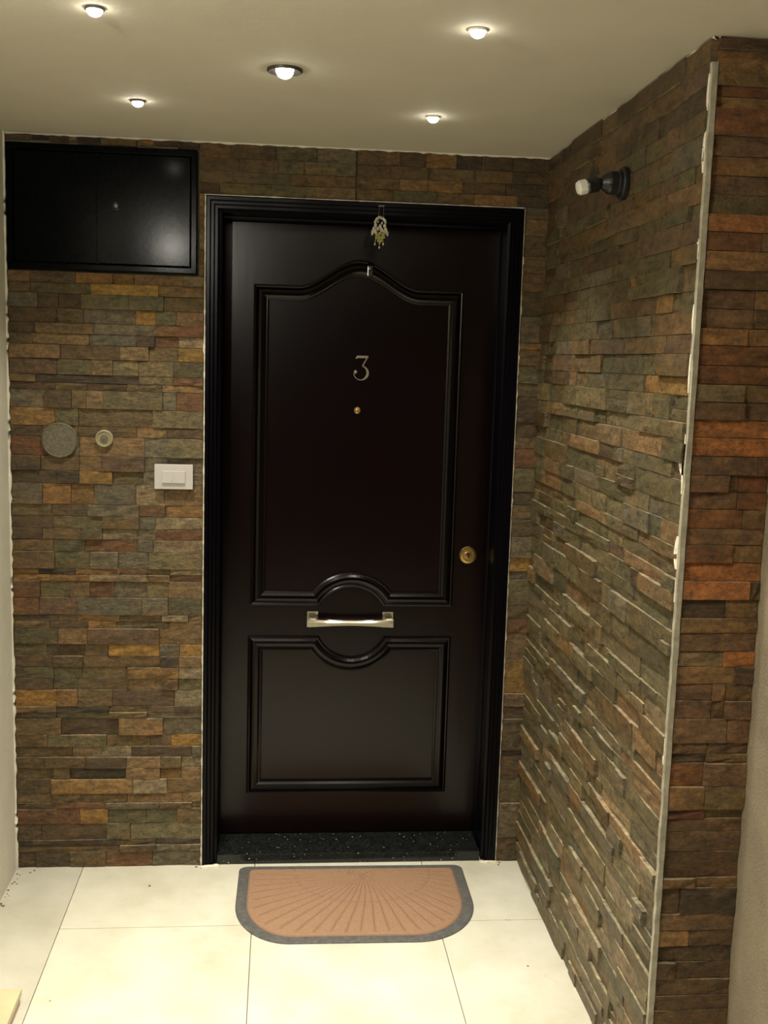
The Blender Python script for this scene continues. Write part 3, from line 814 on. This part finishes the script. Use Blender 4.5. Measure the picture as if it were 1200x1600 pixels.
for k in range(9):
    a = math.radians(20+140*k/8); P.append((0.017*math.cos(a), 0.030+0.022*math.sin(a), 0.0045))
P += [(-0.014, 0.028, .006), (0.014, 0.026, .006), (-0.018, 0.018, .006), (0.018, 0.016, .006), (-0.022, 0.008, .006), (0.022, 0.007, .006), (-0.015, 0.008, .006), (0.013, 0.007, .006), (-0.024, 0.001, .004), (0.024, 0.0, .004),
      (-0.007, 0.040, .004), (0.006, 0.036, .004), (0.0, 0.025, .006), (-0.006, 0.018, .006), (0.006, 0.014, .006)]
beads('shell_cluster', P, M['shell'])['kind'] = 'stuff'
P = [(-0.010, 0.0, .006), (0.0, 0.003, .006), (0.010, 0.001, .006), (-0.011, -0.010, .005), (-0.002, -0.009, .006), (0.007, -0.010, .006), (0.013, -0.008, .004), (-0.004, -0.018, .005), (0.004, -0.019, .005), (0.0, -0.025, .004)]
beads('bead_cluster', P, M['olive_bead'])['kind'] = 'stuff'
for x, z0, z1 in ((-0.015, -0.012, -0.030), (0.011, -0.012, -0.029), (-0.001, -0.026, -0.040)):
    bm = bmesh.new(); tube(bm, (x*0.9, 0, z0), (x, 0, z1), 0.0007, 5)
    q = bmesh.ops.create_icosphere(bm, subdivisions=1, radius=0.003)
    for v in q['verts']: v.co = Vector((v.co.x+x, v.co.y, v.co.z*1.5+z1))
    fin('tassel', bm, M['shell'], ch)

# ------------------------------------------------------------------ door mat
mat_ = empty('door_mat', (0.26, -0.27, 0)); tag(mat_, 'brown half-round door mat with embossed sunburst and dark rubber rim', 'mat')
def mat_outline(ins):
    """D-shaped outline inset by ins, world metres"""
    P = []
    xl, xr, yt, yb = -0.118+ins, 0.636-ins, -0.026-ins*0.9, -0.517+ins
    rt = max(0.004, 0.028-ins*0.5)
    tilt = -0.012
    def arc(cx, cy, rx, ry, a0, a1, n):
        for k in range(n+1):
            a = math.radians(a0+(a1-a0)*k/n); P.append((cx+rx*math.cos(a), cy+ry*math.sin(a)))
    arc(xr-rt, yt-rt, rt, rt, 90, 0, 6)
    rx, ry = 0.205-ins*0.8, 0.245-ins*0.7
    arc(xr-rx, yb+ry, rx, ry, 0, -90, 26)
    rx2, ry2 = 0.175-ins*0.8, 0.235-ins*0.7
    for k in range(1, 12): P.append((xr-rx+(xl+rx2-xr+rx)*k/12, yb))
    arc(xl+rx2, yb+ry2, rx2, ry2, -90, -180, 24)
    arc(xl+rt, yt-rt, rt, rt, 180, 90, 6)
    for k in range(1, 24): P.append((xl+rt+(xr-xl-2*rt)*k/24, yt))
    th_ = math.radians(-0.7); c, s = math.cos(th_), math.sin(th_)
    return [((x-0.26)*c-(y+0.27)*s, (x-0.26)*s+(y+0.27)*c) for x, y in P]
bm = bmesh.new(); rings = []
for ins, z in ((0.0, 0.0005), (0.0, 0.003), (0.004, 0.0055), (0.030, 0.0065), (0.0325, 0.005), (0.034, 0.0045)):
    rings.append([bm.verts.new((x, y, z)) for x, y in mat_outline(ins)])
n = len(rings[0])
for a, b in zip(rings, rings[1:]):
    for j in range(n): bm.faces.new((a[j], a[(j+1) % n], b[(j+1) % n], b[j]))
bm.faces.new(rings[0])
fin('rubber_rim', bm, M['rubber'], mat_)
# embossed field: grid in polar steps around the fan centre
base = mat_outline(0.034); OX, OY = 0.035, 0.185
dense = []
for a, b in zip(base, base[1:]+base[:1]):
    k = max(1, int(math.hypot(b[0]-a[0], b[1]-a[1])/0.0032))
    for i in range(k): dense.append((a[0]+(b[0]-a[0])*i/k, a[1]+(b[1]-a[1])*i/k))
V, F = [], []; NR = 56; nd = len(dense)
for j in range(NR):
    s = 1-j/(NR-1)*0.985
    for (x, y) in dense:
        px_, py_ = OX+(x-OX)*s, OY+(y-OY)*s
        ang = math.atan2(py_-OY, px_-OX); R = math.hypot(px_-OX, (py_-OY)*1.12)
        if R < 0.055: hgt = abs(math.sin(R*math.pi/0.0155))
        else:
            curve = ang + 0.14*math.sin((R-0.06)*4)
            hgt = abs(math.sin(curve*27))*1.3
        hgt = min(1.0, hgt*1.9)
        if 0.0 < (1-s) < 0.10:                                      # scalloped ends of the rays
            sc = (1-s)/0.10
            hgt = hgt if sc > 0.35+0.3*abs(math.cos(ang*13)) else 0.95
        if abs(R-0.225) < 0.003: hgt *= 0.5
        z = 0.0058+0.0026*hgt
        if j == 0: z = 0.0045
        V.append((px_, py_, z))
for j in range(NR-1):
    for i in range(nd):
        a = j*nd+i; b = j*nd+(i+1) % nd; F.append((a, b, b+nd, a+nd))
V.append((OX, OY, 0.007)); c = len(V)-1
for i in range(nd): F.append(((NR-1)*nd+i, (NR-1)*nd+(i+1) % nd, c))
me = mesh('mat_field', V, F, M['carpet'], smooth=True)
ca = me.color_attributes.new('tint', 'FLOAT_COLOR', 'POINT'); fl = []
for v in V:                                           # groove shade of the embossing is painted into the tint
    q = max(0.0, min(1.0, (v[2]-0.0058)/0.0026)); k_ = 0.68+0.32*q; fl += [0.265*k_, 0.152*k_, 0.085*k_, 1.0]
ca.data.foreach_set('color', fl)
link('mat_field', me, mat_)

# ------------------------------------------------------------------ corner of a low step at bottom left
st = empty('marble_step', (L, -0.79, 0)); tag(st, 'corner of a low cream marble step at the bottom left, by the plaster wall', 'step')
x1 = -0.656-L
bm = bmesh.new(); box(bm, 0.001, x1, -1.1, 0.014, 0.024, 0.042, 0.002); fin('tread', bm, M['step_top'], st)
bm = bmesh.new(); box(bm, 0.001, x1-0.004, -1.1, 0.010, 0.001, 0.028); fin('riser', bm, M['step_side'], st)

# ------------------------------------------------------------------ ceiling downlights
names = {0: 'recessed ceiling spotlight at the top left edge of the view', 1: 'recessed ceiling spotlight at the upper right, farther from the door',
         2: 'large central ceiling downlight with a dark oval ring', 3: 'small ceiling spotlight above the black cabinet, nearest the stone wall', 4: 'ceiling spotlight nearest the door above its right half',
         5: 'unseen ceiling spotlight just outside the alcove on the left', 6: 'unseen ceiling spotlight just outside the alcove on the right', 7: 'unseen wide lamp added outside the alcove to light the stone wall end'}
for i, (x, y, r, kind) in enumerate(LAMPS):
    t = empty('ceiling_spotlight', (x, y, H)); tag(t, names[i], 'light', 'recessed ceiling spotlights')
    bm = bmesh.new()
    if kind in ('large', 'rear'):
        lathe(bm, [(0.0, -0.0005), (0.041, -0.0005), (0.041, -0.005), (0.038, -0.007), (0.030, -0.004), (0.0, -0.002)], 'z', 40); fin('trim_ring', bm, M['steel'], t)
        rb_ = 0.020
    else:
        lathe(bm, [(0.0, -0.0005), (0.019, -0.0005), (0.019, -0.004), (0.017, -0.005), (0.0, -0.003)], 'z', 32); fin('trim_ring', bm, M['steel' if i in (0, 3) else 'whitering'], t)
        rb_ = 0.0155
    bm = bmesh.new(); lathe(bm, [(rb_, -0.002), (rb_*0.96, -rb_*0.45), (rb_*0.75, -rb_*0.8), (rb_*0.4, -rb_), (0.0, -rb_*1.06)], 'z', 24); fin('bulb', bm, M['bulb'], t, smooth=True)
    ld = bpy.data.lights.new('spot_beam', 'POINT' if kind == 'rear' else 'SPOT'); ld.energy = LAMP_W[kind]; ld.color = LAMP_COL
    if kind != 'rear': ld.spot_size = math.radians(LAMP_DEG[kind]); ld.spot_blend = 1.0
    ld.shadow_soft_size = 0.02
    lo = bpy.data.objects.new('spot_beam', ld); COL.objects.link(lo); lo.parent = t; lo.location = (0, 0, -0.12 if kind == 'rear' else -0.03)
